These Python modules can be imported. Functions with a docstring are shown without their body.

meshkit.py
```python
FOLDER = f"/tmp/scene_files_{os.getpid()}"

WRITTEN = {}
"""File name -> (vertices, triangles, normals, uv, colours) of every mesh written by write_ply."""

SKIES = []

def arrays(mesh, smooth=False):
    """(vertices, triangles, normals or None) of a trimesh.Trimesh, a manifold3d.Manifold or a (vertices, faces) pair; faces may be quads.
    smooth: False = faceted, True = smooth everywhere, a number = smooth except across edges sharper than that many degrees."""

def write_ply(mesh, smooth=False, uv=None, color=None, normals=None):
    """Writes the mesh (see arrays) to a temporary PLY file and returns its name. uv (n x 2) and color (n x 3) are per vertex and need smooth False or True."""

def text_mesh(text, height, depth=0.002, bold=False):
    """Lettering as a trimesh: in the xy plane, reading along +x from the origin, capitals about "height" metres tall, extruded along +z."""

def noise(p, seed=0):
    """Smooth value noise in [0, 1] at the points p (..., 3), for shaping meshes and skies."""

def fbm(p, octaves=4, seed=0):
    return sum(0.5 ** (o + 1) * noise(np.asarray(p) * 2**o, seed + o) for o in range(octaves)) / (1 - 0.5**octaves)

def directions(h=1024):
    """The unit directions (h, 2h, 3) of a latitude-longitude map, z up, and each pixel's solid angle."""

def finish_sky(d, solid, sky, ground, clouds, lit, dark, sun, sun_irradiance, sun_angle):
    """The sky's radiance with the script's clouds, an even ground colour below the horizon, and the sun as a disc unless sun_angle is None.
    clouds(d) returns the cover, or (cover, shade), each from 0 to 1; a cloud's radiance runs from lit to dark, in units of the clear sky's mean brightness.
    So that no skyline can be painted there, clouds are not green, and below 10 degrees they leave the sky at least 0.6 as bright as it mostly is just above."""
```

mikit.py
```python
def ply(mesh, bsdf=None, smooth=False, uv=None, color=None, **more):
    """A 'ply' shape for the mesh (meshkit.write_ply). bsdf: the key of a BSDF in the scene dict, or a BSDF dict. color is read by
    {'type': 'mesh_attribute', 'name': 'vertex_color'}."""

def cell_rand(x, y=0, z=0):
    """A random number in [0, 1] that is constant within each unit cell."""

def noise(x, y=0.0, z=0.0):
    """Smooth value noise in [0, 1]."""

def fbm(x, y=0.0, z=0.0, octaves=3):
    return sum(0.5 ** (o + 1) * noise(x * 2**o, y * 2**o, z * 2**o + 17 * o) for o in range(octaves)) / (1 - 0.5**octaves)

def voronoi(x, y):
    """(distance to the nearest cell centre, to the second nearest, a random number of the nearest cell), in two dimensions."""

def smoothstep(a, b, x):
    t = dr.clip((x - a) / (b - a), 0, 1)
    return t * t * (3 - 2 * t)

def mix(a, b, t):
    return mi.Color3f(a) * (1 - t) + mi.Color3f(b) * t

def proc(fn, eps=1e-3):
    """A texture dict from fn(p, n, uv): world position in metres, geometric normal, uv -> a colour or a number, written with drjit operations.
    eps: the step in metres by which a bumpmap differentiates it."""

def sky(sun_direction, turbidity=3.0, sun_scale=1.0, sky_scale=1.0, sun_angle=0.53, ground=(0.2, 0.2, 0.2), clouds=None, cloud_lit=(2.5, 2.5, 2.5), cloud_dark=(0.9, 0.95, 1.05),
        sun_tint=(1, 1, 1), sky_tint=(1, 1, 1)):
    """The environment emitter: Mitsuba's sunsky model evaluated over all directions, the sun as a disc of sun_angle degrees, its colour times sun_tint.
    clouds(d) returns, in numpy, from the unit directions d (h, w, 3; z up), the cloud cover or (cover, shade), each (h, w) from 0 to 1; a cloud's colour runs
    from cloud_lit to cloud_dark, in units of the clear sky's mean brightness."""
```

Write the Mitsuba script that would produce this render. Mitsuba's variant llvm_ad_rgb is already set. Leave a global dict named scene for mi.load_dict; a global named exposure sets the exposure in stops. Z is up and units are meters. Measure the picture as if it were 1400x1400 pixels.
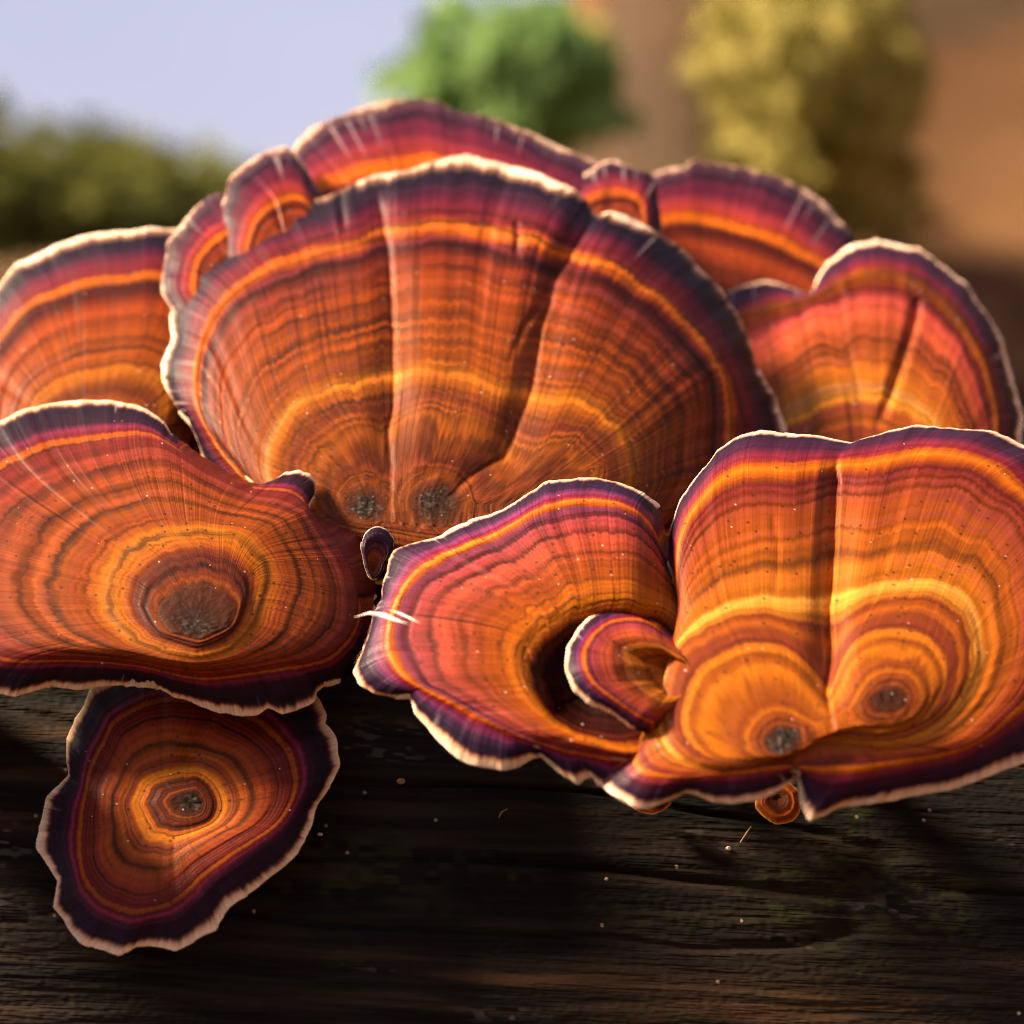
import math
import numpy as np
import trimesh
import drjit as dr
import mitsuba as mi
import mikit, meshkit
from mikit import noise, fbm, voronoi, smoothstep, mix, proc, cell_rand
from scipy.ndimage import gaussian_filter1d
from scipy.interpolate import PchipInterpolator

T = mi.ScalarTransform4f
scene, labels = {}, {}
rng = np.random.default_rng(7)

# ------------------------------------------------------------------ camera, light
D = 0.45                        # camera to the front of the cluster, metres
PX = 7000.0                     # pixels of the 1400 px photograph per metre at that distance
PITCH = math.radians(8)         # the camera looks this much downwards
FOV = 2 * math.degrees(math.atan(700 / PX / D))
R = np.array([[1, 0, 0], [0, math.cos(PITCH), math.sin(PITCH)], [0, -math.sin(PITCH), math.cos(PITCH)]])


def world(p):
    """Axes of the camera (x right, y away, z up) -> the world's, the origin on the log."""
    return np.asarray(p, float) @ R.T


CAM = world([0, -D, 0])
FWD = world([0, 1, 0])
scene['camera'] = {
    'type': 'thinlens', 'fov': FOV, 'fov_axis': 'x', 'aperture_radius': 0.0038, 'focus_distance': D - 0.010,
    'near_clip': 0.02, 'far_clip': 400.0,
    'to_world': T().look_at(origin=CAM.tolist(), target=(CAM + FWD).tolist(), up=[0, 0, 1]),
}
exposure = 2.75
scene['sky'] = mikit.sky([-0.77, 0.07, 0.63], turbidity=3, sun_scale=2.0, sky_scale=1.2, sun_angle=12,
                         clouds=lambda d: (np.full(d.shape[:2], 0.94), .9 * meshkit.fbm(d * [3, 3, 7], 4, 2)), cloud_lit=(0.98, 0.96, 1.22), cloud_dark=(0.70, 0.70, 0.92),
                         sun_tint=(1.0, 0.95, 0.88))

# ------------------------------------------------------------------ helpers
def struct(key, label):
    labels[key] = {'label': label, 'kind': 'structure'}


def tag(key, label, cat, group=None, kind=None):
    labels[key] = {'label': label, 'category': cat}
    if group:
        labels[key]['group'] = group
    if kind:
        labels[key]['kind'] = kind


def grid_faces(a, b):
    i = np.arange(a * b).reshape(a, b)
    q = np.stack([i[:-1, :-1], i[1:, :-1], i[1:, 1:], i[:-1, 1:]], -1).reshape(-1, 4)
    return np.vstack([q[:, [0, 1, 2]], q[:, [0, 2, 3]]])


def n1(x, seed=0):
    x = np.asarray(x, float)
    return meshkit.noise(np.stack([x, np.full_like(x, seed * 3.71 + .5), np.full_like(x, .5)], -1), seed)


def n2(x, y, seed=0):
    x, y = np.broadcast_arrays(np.asarray(x, float), np.asarray(y, float))
    return meshkit.noise(np.stack([x, y, np.full_like(x, .5)], -1), seed)


def f2(x, y, seed=0, o=4):
    x, y = np.broadcast_arrays(np.asarray(x, float), np.asarray(y, float))
    return meshkit.fbm(np.stack([x, y, np.full_like(x, .5)], -1), o, seed)


# ------------------------------------------------------------------ materials: fungus skin
# pigment zones of a cap, from the umbo (0) to the rim (1); each cap takes one set
Z_STD = [(0, (.07, .028, .015)), (.05, (.12, .038, .016)), (.10, (.17, .055, .015)), (.15, (.30, .10, .016)), (.20, (.20, .055, .018)),
         (.24, (.34, .12, .014)), (.30, (.22, .062, .02)), (.36, (.36, .13, .014)), (.385, (.55, .22, .022)), (.41, (.50, .19, .018)),
         (.425, (.36, .115, .014)), (.55, (.38, .11, .014)), (.66, (.34, .085, .014)), (.715, (.24, .05, .016)), (.745, (.11, .022, .022)),
         (.765, (.15, .026, .022)), (.785, (.50, .155, .006)), (.80, (.62, .215, .006)), (.816, (.55, .17, .006)), (.826, (.20, .03, .025)),
         (.86, (.22, .038, .048)), (.89, (.13, .026, .050)), (.918, (.045, .019, .038)), (.962, (.022, .014, .024)), (.982, (.20, .09, .05)), (.991, (.62, .42, .28)), (1.0, (.66, .52, .42))]
# rings round a pit, pale golden ring, red brown bowl
Z_RING = [(0, (.06, .026, .016)), (.07, (.10, .032, .016)), (.12, (.16, .05, .014)), (.15, (.27, .085, .015)), (.17, (.17, .045, .016)), (.26, (.15, .038, .018)),
          (.30, (.24, .07, .014)), (.335, (.50, .18, .012)), (.39, (.58, .25, .03)), (.42, (.44, .16, .014)), (.47, (.30, .085, .018)), (.51, (.36, .115, .015)),
          (.6, (.33, .095, .018)), (.7, (.29, .068, .03)), (.76, (.19, .034, .022)), (.785, (.15, .026, .02)), (.797, (.52, .16, .006)), (.812, (.48, .14, .006)), (.825, (.20, .028, .035)),
          (.85, (.22, .04, .07)), (.875, (.06, .02, .035)), (.95, (.030, .016, .028)), (.966, (.14, .06, .035)), (.98, (.60, .38, .22)), (1.0, (.70, .55, .44))]
# pinkish cap, strong violet margin
Z_PINK = [(0, (.03, .012, .01)), (.28, (.07, .016, .010)), (.345, (.13, .03, .012)), (.37, (.40, .13, .010)), (.41, (.56, .22, .018)), (.46, (.50, .18, .016)), (.5, (.40, .125, .014)), (.6, (.38, .10, .034)),
          (.68, (.37, .085, .066)), (.735, (.31, .066, .085)), (.765, (.18, .055, .11)), (.78, (.33, .075, .03)), (.79, (.56, .17, .006)), (.815, (.62, .20, .006)), (.828, (.30, .04, .03)),
          (.845, (.22, .028, .06)), (.875, (.19, .05, .11)), (.90, (.06, .026, .055)), (.955, (.040, .022, .045)), (.967, (.22, .09, .045)), (.982, (.70, .42, .24)), (1.0, (.70, .55, .44))]
# amber cap with pale gold ring half way
Z_GOLD = [(0, (.07, .028, .015)), (.06, (.12, .038, .016)), (.09, (.28, .085, .014)), (.115, (.17, .048, .016)), (.14, (.38, .13, .014)), (.16, (.24, .07, .016)), (.185, (.44, .17, .014)), (.21, (.26, .075, .016)), (.24, (.44, .17, .014)), (.26, (.34, .115, .015)), (.29, (.48, .19, .015)), (.33, (.26, .07, .03)),
          (.37, (.28, .08, .03)), (.41, (.42, .145, .016)), (.445, (.30, .085, .02)), (.475, (.60, .28, .04)), (.505, (.66, .36, .09)), (.52, (.48, .19, .02)), (.6, (.42, .145, .018)), (.68, (.38, .11, .022)), (.735, (.28, .06, .03)), (.75, (.22, .04, .035)),
          (.77, (.40, .115, .015)), (.795, (.58, .20, .010)), (.822, (.54, .17, .008)), (.834, (.24, .034, .03)), (.86, (.22, .04, .06)), (.895, (.09, .025, .05)), (.955, (.035, .017, .035)), (.967, (.18, .08, .045)), (.982, (.60, .40, .26)), (1.0, (.70, .55, .44))]
# small bright orange cap
Z_ORANGE = [(0, (.10, .035, .014)), (.3, (.14, .045, .014)), (.45, (.10, .025, .012)), (.6, (.40, .12, .008)), (.75, (.52, .17, .008)), (.85, (.46, .14, .008)), (.93, (.55, .22, .03)), (1, (.70, .42, .16))]
# cap of the rear ranks: broad maroon margin
Z_REAR = [(0, (.05, .02, .015)), (.3, (.2, .05, .014)), (.5, (.33, .09, .014)), (.62, (.24, .055, .016)), (.68, (.35, .085, .016)), (.735, (.18, .035, .02)), (.76, (.24, .05, .02)), (.782, (.54, .165, .006)), (.80, (.62, .21, .006)), (.822, (.52, .15, .008)),
          (.84, (.34, .065, .03)), (.875, (.30, .06, .06)), (.90, (.17, .032, .05)), (.93, (.15, .032, .055)), (.95, (.05, .02, .036)), (.98, (.032, .015, .026)), (.988, (.14, .06, .04)), (1.0, (.50, .34, .26))]
# small curled cap without an umbo of its own
Z_CURL = [(0, (.36, .12, .014))] + [(.30, (.42, .16, .016)), (.42, (.50, .20, .022)), (.48, (.34, .10, .02))] + [q for q in Z_PINK if q[0] > .55]
# rosy amber
Z_ROSE = [q if not .55 < q[0] < .745 else {.6: (.6, (.44, .135, .035)), .68: (.68, (.44, .115, .055)), .735: (.735, (.36, .075, .065))}[q[0]] for q in Z_GOLD]
# tiny violet curl
Z_VIOLET = [(0, (.20, .05, .02)), (.35, (.30, .09, .02)), (.5, (.16, .035, .04)), (.62, (.10, .03, .055)), (.9, (.035, .02, .04)), (.965, (.03, .02, .03)), (.99, (.6, .45, .35)), (1, (.84, .72, .6))]
ZONES = [Z_STD, Z_RING, Z_PINK, Z_GOLD, Z_RING, Z_ORANGE, Z_REAR, Z_CURL, Z_VIOLET, Z_ROSE]
ZONES = [[(a, (c[0] * 1.08, c[1], c[2] * 1.3) if .827 < a < .97 else c) for a, c in z] for z in ZONES]
NT = 1024
_t = np.linspace(0, 1, NT)
_tab = np.stack([np.stack([np.interp(_t, [a for a, _ in z], [c[k] for _, c in z]) for k in range(3)], -1) for z in ZONES])  # zones, NT, 3
_mx = _tab.max(-1, keepdims=True)
_tab = np.where((_t < .962)[None, :, None], _mx * (_tab / _mx) ** 1.38 * .57 * (_mx / .40) ** .30, _tab)
TAB = [mi.Float(_tab[:, :, k].ravel().astype(np.float32)) for k in range(3)]
CAP_ZONE = []          # zone set of each cap, filled by cap()
CELL = 32.0


def pigment(zone, s):
    x = dr.clip(s, 0, 0.9995) * (NT - 1)
    i = mi.UInt32(x)
    f = x - mi.Float(i)
    base = zone * NT + i
    return mi.Color3f(*[dr.lerp(dr.gather(mi.Float, TAB[k], base), dr.gather(mi.Float, TAB[k], base + 1), f) for k in range(3)])


def cap_uv(uv):
    cid = dr.floor(uv.x / CELL)
    return cid, uv.x - cid * CELL, uv.y


def make_skin(zone_list):
    zt = mi.UInt32(zone_list)

    def skin(p, n, uv):
        cid, u, s = cap_uv(uv)
        zone = dr.gather(mi.UInt32, zt, mi.UInt32(dr.clip(cid, 0, len(zone_list) - 1)))
        k = cid * 11.3
        inner = smoothstep(.05, .15, s)
        outer = smoothstep(.84, .90, s)
        # zone borders run ragged along the fibres
        ss = s + (noise(u * 24, s * 9, k) - .5) * .012 * inner + (noise(u * 2.6, s * 5, k + 3) - .5) * .022 * inner * (1 - smoothstep(.93, .98, s)) \
            + ((noise(u * 9, s * 2, k + 4) - .5) * .014 + (noise(u * 1.6, 3., k + 14) - .58) * .040 + (noise(u * 40, s * 3, k + 15) - .5) * .010) * smoothstep(.9, .985, s)
        c = pigment(zone, ss)
        # fine growth lines across, fibres along
        w = ss + (noise(u * 1.7, s * 8, k) - .5) * .02
        b1, b2, b3 = noise(w * 34, cid * 3.1), noise(w * 85, cid * 5.7 + 40), noise(w * 190, u * .8, k)
        st = inner * (1 - .75 * outer)
        patch = .55 + .9 * noise(u * 1.4, s * 6, k + 20)
        line = ((b1 - .5) * .85 + (b2 - .5) * .95 + (b3 - .5) * .55) * patch
        c = c * dr.maximum(1 + st * line, .25)
        violet = smoothstep(.58, .85, b2 * .55 + noise(w * 50, u * .35, k + 9) * .45)
        c = mix(c, mi.Color3f(.15, .024, .03), violet * st * .55 * smoothstep(.25, .45, s))
        f = noise(u * 38, s * 3.5, k), noise(u * 90, s * 6, k + 2), noise(u * 9, s * 1.5, k + 5)
        c = c * dr.maximum(1 + ((f[0] - .5) * .44 + (f[1] - .5) * .40 + (f[2] - .5) * .40) * (.35 + .65 * inner), .2)
        # dark stained fibres
        dark = smoothstep(.72, .90, noise(u * 12 + 31, s * 1.6, k)) * smoothstep(.35, .6, noise(u * 2.2, s * 5, k + 7))
        c = c * (1 - .55 * dark * inner)
        # silver scratches in the dark margin
        scr = smoothstep(.80, .93, dr.select(zone == 6, .09, 0.) + noise(u * 16 + 70, s * 3, k)) * smoothstep(.835, .90, s) * smoothstep(.45, .7, noise(u * 1.9, s * 2, k + 11))
        c = mix(c, mi.Color3f(.42, .30, .32), scr * .42 * (1 - smoothstep(.97, .99, s)))
        # crumbs of soil and dark dots in the skin
        q = voronoi(p.x * 520 + p.y * 160, p.z * 520 + p.y * 220)
        c = mix(c, mi.Color3f(.04, .014, .01), smoothstep(.20, .10, q[0]) * dr.select(q[2] > .86, 1., 0.) * .8 * (1 - outer))
        q2 = voronoi(p.x * 900 + p.y * 320 + 9, p.z * 900 + p.y * 420)
        c = mix(c, mi.Color3f(.55, .46, .40), smoothstep(1., .6, q2[0] / (.10 + 12 * (q2[2] - .99))) * dr.select(q2[2] > .99, 1., 0.) * .8 * (1 - outer))
        # rough soil and dust caked on the umbo
        g = fbm(p.x * 1500, p.y * 1500, p.z * 1500, 3)
        soil = smoothstep(.56, .38, g + s * dr.select((zone == 1) | (zone == 4), 2.9, 4.6) - .20)
        g2 = noise(p.x * 1900, p.y * 1900, p.z * 1900)
        dirt = mix(mi.Color3f(.006, .0045, .004), mi.Color3f(.075, .052, .042), smoothstep(.35, .9, g2))
        dirt = mix(dirt, mi.Color3f(.36, .30, .26), smoothstep(.93, .98, g2))
        has = dr.select((zone == 5) | (zone == 2) | (zone == 7) | (zone == 8), 0., 1.)
        c = mix(c, dirt, soil * .92 * has * smoothstep(.36, .58, noise(p.x * 75 + 3, p.y * 75, p.z * 75)))
        return dr.clip(c, .002, .95)
    return skin


def skin_relief(p, n, uv):
    cid, u, s = cap_uv(uv)
    k = cid * 11.3
    return (noise(u * 38, s * 3.5, k) * .55 + noise(u * 90, s * 6, k + 2) * .35) * smoothstep(.06, .30, s) + noise((s + (noise(u * 1.7, s * 8, k) - .5) * .02) * 85, cid * 5.7 + 40) * .5 \
        + smoothstep(.22, .02, s) * noise(p.x * 1700, p.y * 1700, p.z * 1700) * .7


def skin_rough(p, n, uv):
    cid, u, s = cap_uv(uv)
    return .42 + .16 * noise(u * 9, s * 7, cid * 3.) + .3 * smoothstep(.16, .04, s) + .15 * smoothstep(.965, .985, s)


def pore_color(p, n, uv):
    q = voronoi(p.x * 1800 + p.y * 700, p.z * 1800)
    return mix((.50, .40, .27), (.30, .20, .11), smoothstep(.35, .1, q[0])) * (.8 + .4 * noise(p.x * 200, p.y * 200, p.z * 200))


scene['pore_mat'] = {'type': 'twosided', 'b': {'type': 'principled', 'base_color': proc(pore_color), 'roughness': .8, 'specular': .3}}
scene['stalk_mat'] = {'type': 'twosided', 'b': {'type': 'principled', 'base_color': proc(
    lambda p, n, uv: mix((.10, .035, .016), (.20, .085, .035), fbm(p.x * 400, p.y * 400, p.z * 120))), 'roughness': .6}}


# ------------------------------------------------------------------ the log (a fallen trunk lying across the picture)
LOG_R = 0.170
LOG_C = np.array([0.142, -0.139])        # y, z of its axis in camera axes at x = 0
LOG_SLOPE = -0.045                       # it dips to the right


def log_axis(x):
    return LOG_C[0] + 0 * x, LOG_C[1] + LOG_SLOPE * x


def log_relief(x, a):
    """Weathered fibres, splits and knots; x along the trunk, a along the girth, metres."""
    wv = a + .004 * (f2(x * 14, a * 30, 3, 3) - .5) * 2
    h = .0022 * (f2(x * 9, wv * 60, 5, 4) - .5) + .0011 * (f2(x * 26, wv * 420, 6, 3) - .5) + .0005 * (f2(x * 90, wv * 1400, 8, 3) - .5)
    crack = np.exp(-((n2(x * 7, wv * 75, 12) - .5) / .018) ** 2) * np.clip(n2(x * 11, wv * 22, 14) * 2.4 - .9, 0, 1)
    return h - .0026 * crack


def build_log():
    xs = np.concatenate([np.linspace(-.75, -.17, 40)[:-1], np.linspace(-.17, .17, 420), np.linspace(.17, .75, 40)[1:]])
    # girth angle: 0 = towards the camera, positive = up
    an = np.concatenate([np.linspace(-200, -62, 50)[:-1], np.linspace(-62, 48, 760), np.linspace(48, 160, 60)[1:]]) * math.pi / 180
    X, A = np.meshgrid(xs, an, indexing='ij')
    rr = LOG_R + log_relief(X, A * LOG_R) + .006 * (f2(X * 5, A * 1.2, 30, 2) - .5)
    ya, za = log_axis(X)
    P = np.stack([X, ya - rr * np.cos(A), za + rr * np.sin(A)], -1).reshape(-1, 3)
    uv = np.stack([X, A * LOG_R], -1).reshape(-1, 2)
    F = grid_faces(len(xs), len(an))
    scene['fallen_log__trunk'] = mikit.ply((world(P), F[:, ::-1]), 'wood_mat', smooth=True, uv=uv)
    for e, x in enumerate((-.75, .75)):
        ya, za = log_axis(np.float64(x))
        ring = np.linspace(0, 2 * math.pi, 90, endpoint=False)
        v = [[x, ya, za]] + [[x, ya - .169 * math.cos(t), za + .169 * math.sin(t)] for t in ring]
        f = [[0, 1 + i, 1 + (i + 1) % 90] for i in range(90)]
        scene['fallen_log__sawn_end' + ('' if e == 0 else '_001')] = mikit.ply((world(v), f), 'wood_mat', uv=np.array(v)[:, 1:] * [1, 1])
    tag('fallen_log', 'dark weathered fallen log with horizontal grain under all the fungi', 'log')


def wood_color(p, n, uv):
    x, a = uv.x, uv.y
    wv = a + .006 * (fbm(x * 14, a * 30) - .5)
    g = fbm(x * 22, wv * 330, 1., 4)
    g2 = noise(x * 60, wv * 1100, 2.)
    c = mix((.007, .0055, .005), (.022, .015, .011), smoothstep(.32, .62, g))
    c = mix(c, (.075, .038, .018), smoothstep(.52, .78, g) * smoothstep(.42, .66, fbm(x * 16, wv * 60, 5.)))
    c = c * (.55 + .9 * g2)
    m = smoothstep(.52, .72, fbm(x * 30, a * 70, 9.)) * smoothstep(.4, .7, noise(x * 400, a * 700, 4.))
    c = mix(c, (.035, .04, .014), m * .6)
    pale = smoothstep(.60, .74, fbm(x * 40, a * 130, 13.)) * smoothstep(.55, .8, noise(x * 500, a * 1300, 6.))
    c = mix(c, (.12, .098, .086), pale * .7)
    sp = voronoi(x * 420, a * 420)
    c = mix(c, (.34, .28, .22), smoothstep(.2, .1, sp[0]) * dr.select(sp[2] > .99, 1., 0.))
    return c * .6


def wood_relief(p, n, uv):
    x, a = uv.x, uv.y
    return noise(x * 90, a * 1500, 1.) + .6 * noise(x * 300, a * 3500, 4.) + .5 * noise(x * 900, a * 1500, 8.)


scene['wood_mat'] = {'type': 'twosided', 'b': {'type': 'bumpmap', 't': proc(wood_relief, eps=5e-5), 'scale': .00028,
                     'b': {'type': 'principled', 'base_color': proc(wood_color), 'roughness': .75, 'specular': .12}}}
build_log()

# ------------------------------------------------------------------ caps
O = np.array([0, -D, 0.])


def unproject(px, c, n, h):
    """Points on the tilted sheet through c with normal n, raised by h along n, that stand at the traced places."""
    d = np.stack([(px[..., 0] - 700) / PX, np.full(px.shape[:-1], D), -(px[..., 1] - 700) / PX], -1)
    t = (h + n @ (c - O)) / (d @ n)
    return O + t[..., None] * d


def resample(poly, marks, nu, upos, sigma):
    """A closed traced outline resampled at nu parameters, its marked points at the parameters of the same marks on the rim."""
    xy = np.array([q[:2] for q in poly], float)
    cum = np.concatenate([[0], np.cumsum(np.hypot(*np.diff(xy, axis=0).T))])
    known = [(0, 0.0)] + [(i, marks[q[2]]) for i, q in enumerate(poly) if len(q) > 2 and q[2] in marks] + [(len(poly) - 1, 1.0)]
    kc, ku = [cum[i] for i, _ in known], [u for _, u in known]
    u = np.interp(cum + np.arange(len(cum)) * 1e-9, kc, ku)
    out = np.stack([np.interp(upos, u, xy[:, k]) for k in range(2)], -1)
    out = out[:-1]
    if sigma > 0:
        out = gaussian_filter1d(out, sigma, axis=0, mode='wrap')
    return np.vstack([out, out[:1]])


def seg_dist(P, poly):
    """Distance of the pixels P to a traced line, the side (+ right of it), and the place along it from 0 to 1."""
    best, side, along = np.full(P.shape[:-1], 1e9), np.zeros(P.shape[:-1]), np.zeros(P.shape[:-1])
    poly = np.array(poly, float)
    L = np.concatenate([[0], np.cumsum(np.hypot(*np.diff(poly, axis=0).T))])
    for i, (a, b) in enumerate(zip(poly[:-1], poly[1:])):
        e = b - a
        t = np.clip(((P - a) @ e) / (e @ e), 0, 1)
        q = P - (a + t[..., None] * e)
        d = np.hypot(q[..., 0], q[..., 1])
        m = d < best
        best, along = np.where(m, d, best), np.where(m, (L[i] + t * (L[i + 1] - L[i])) / L[-1], along)
        side = np.where(m, np.sign(e[0] * q[..., 1] - e[1] * q[..., 0]), side)
    return best, side, along


STD, RING, PINK, GOLD, DARK, ORANGE, REAR, CURL, VIOLET, ROSE = range(10)


def cap(key, label, cat, zone, contours, centre, y, tilt, az=0.0, profile=None, lift=(), lift_pow=2, smax=(), seams=(), ruffle=1.0, scallop=1.0, thick=.22, seed=0, axis=None, eyes=None, group=None, stalk=True, res=1.0, folds=1.0):
    """contours: {s: closed traced outline}, s = 1 the rim, 0 the umbo; y: depth of the centre; tilt: degrees the cap leans back; profile [(s, mm)]; lift [(mark or u, mm)] raises the rim."""
    cid = len(CAP_ZONE)
    CAP_ZONE.append(zone)
    rim = contours[1.0]
    xy = np.array([q[:2] for q in rim], float)
    cum = np.concatenate([[0], np.cumsum(np.hypot(*np.diff(xy, axis=0).T))])
    length = cum[-1]
    marks = {q[2]: cum[i] / length for i, q in enumerate(rim) if len(q) > 2}
    nu = int(np.clip(length / 3.6 * res, 150, 860))
    ns = int(np.clip(length / 17 * res, 24, 140))
    upos = np.linspace(0, 1, nu)
    levels = sorted(contours)
    curves = [resample(contours[l], marks, nu, upos, (0.5 if length > 500 else 4) if l == 1 else (0 if l == 0 else 11 - 1 * l) * nu / 600) for l in levels]
    # scalloped rim
    out = curves[-1] - curves[0]
    out /= np.linalg.norm(out, axis=1, keepdims=True) + 1e-9
    ul = upos * length / 100
    e = (n1(ul * 4, seed + 1) - .5) * 7 + (n1(ul * 11, seed + 2) - .5) * 4.0 + (n1(ul * 30, seed + 3) - .5) * 1.6
    w0 = np.minimum(1, np.minimum(upos, 1 - upos) * 20)
    curves[-1] = curves[-1] + out * (e * scallop * w0)[:, None]
    sg = np.linspace(0, 1, ns) ** .8
    P = PchipInterpolator(levels, np.stack(curves), axis=0)(sg)             # ns, nu, 2
    # close the middle: the innermost row shrinks onto a point or a line
    if axis is None:
        mid = np.broadcast_to(P[0].mean(0), P[0].shape)
    else:
        ax_ = np.array(axis, float)
        fine = np.stack([np.interp(np.linspace(0, len(ax_) - 1, 200), np.arange(len(ax_)), ax_[:, k]) for k in range(2)], -1)
        mid = fine[np.argmin(((P[0][:, None] - fine[None]) ** 2).sum(-1), 1)]
    P = np.concatenate([mid[None], P])
    sg = np.concatenate([[0.0], sg])
    ns += 1
    S, U = np.meshgrid(sg, upos, indexing='ij')
    UL = U * length / 100
    prof = profile or [(0, -1), (.12, .6), (.3, 2.2), (.5, 3.0), (.74, 3.4), (.80, 3.2), (.9, 1.8), (1, -.8)]
    h = PchipInterpolator(*zip(*prof))(S)
    if lift:
        lu, lm = zip(*sorted((marks[a] if isinstance(a, str) else a, b) for a, b in lift))
        cl = gaussian_filter1d(np.interp(upos, lu, lm, period=1.0)[:-1], nu * .02, mode='wrap')
        cl = np.append(cl, cl[0])
        h += cl[None, :] * S ** lift_pow
    per = w0[None, :]
    # lobes and puckers of the margin, growth ridges
    h += per * ruffle * (S ** 3 * 2.4 * (n1(UL * 1.1, seed + 5) - .5) + S ** 6 * 1.6 * (n1(UL * 3.2, seed + 6) - .5) + S ** 10 * .7 * (n1(UL * 9, seed + 7) - .5))
    sw = S + per * .03 * (n2(UL * 1.5, S * 4, seed + 8) - .5)
    h += (n1(sw * 30, seed + 9) - .5) * .38 * np.clip(S * 5, 0, 1) * (1 - S ** 8) + (n1(sw * 75, seed + 10) - .5) * .10
    fold = n2(UL * 3.4, S * 1.3, seed + 11) * (.6 + .4 * per)
    h -= folds * .42 * per * np.clip((fold - .62) / .25, 0, 1) * np.clip((S - .3) * 2.5, 0, 1) * (1 - S ** 12 * .5)
    h += per * (n2(UL * 14, S * 3, seed + 12) - .5) * .09 * S
    h += np.clip(1 - S / .16, 0, 1) * (meshkit.fbm(np.stack([P[..., 0] * .12, P[..., 1] * .12, S], -1), 3, seed) - .5) * .6
    for pts, depth, width, step in seams:
        wob = np.stack([(n2(P[..., 1] * .05, P[..., 0] * .01, seed + 21) - .5) * 5 + (n2(P[..., 1] * .016, P[..., 0] * .004, seed + 23) - .5) * 24, (n2(P[..., 0] * .05, P[..., 1] * .01, seed + 22) - .5) * 7], -1)
        d, sd, al = seg_dist(P + wob, pts)
        fade = np.clip(al * 8, 0, 1) * np.clip((1 - al) * 3.5, 0, 1)
        h -= depth * np.exp(-(d / width) ** 2) * fade
        h += step * sd * np.exp(-d / 26.0) * (1 - np.exp(-(d / 2.2) ** 2)) * fade
    c3 = np.array([(centre[0] - 700) / PX * (y + D) / D, y, -(centre[1] - 700) / PX * (y + D) / D])
    a = math.radians(tilt)
    nrm = np.array([az, -math.cos(a), math.sin(a)])
    nrm /= np.linalg.norm(nrm)
    top = unproject(P, c3, nrm, h * 1e-3)
    sm = np.ones(nu)
    if smax:
        mu, mv = zip(*sorted((marks[q] if isinstance(q, str) else q, b) for q, b in smax))
        sm = np.interp(upos, mu, mv, period=1.0)
    V = S
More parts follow.
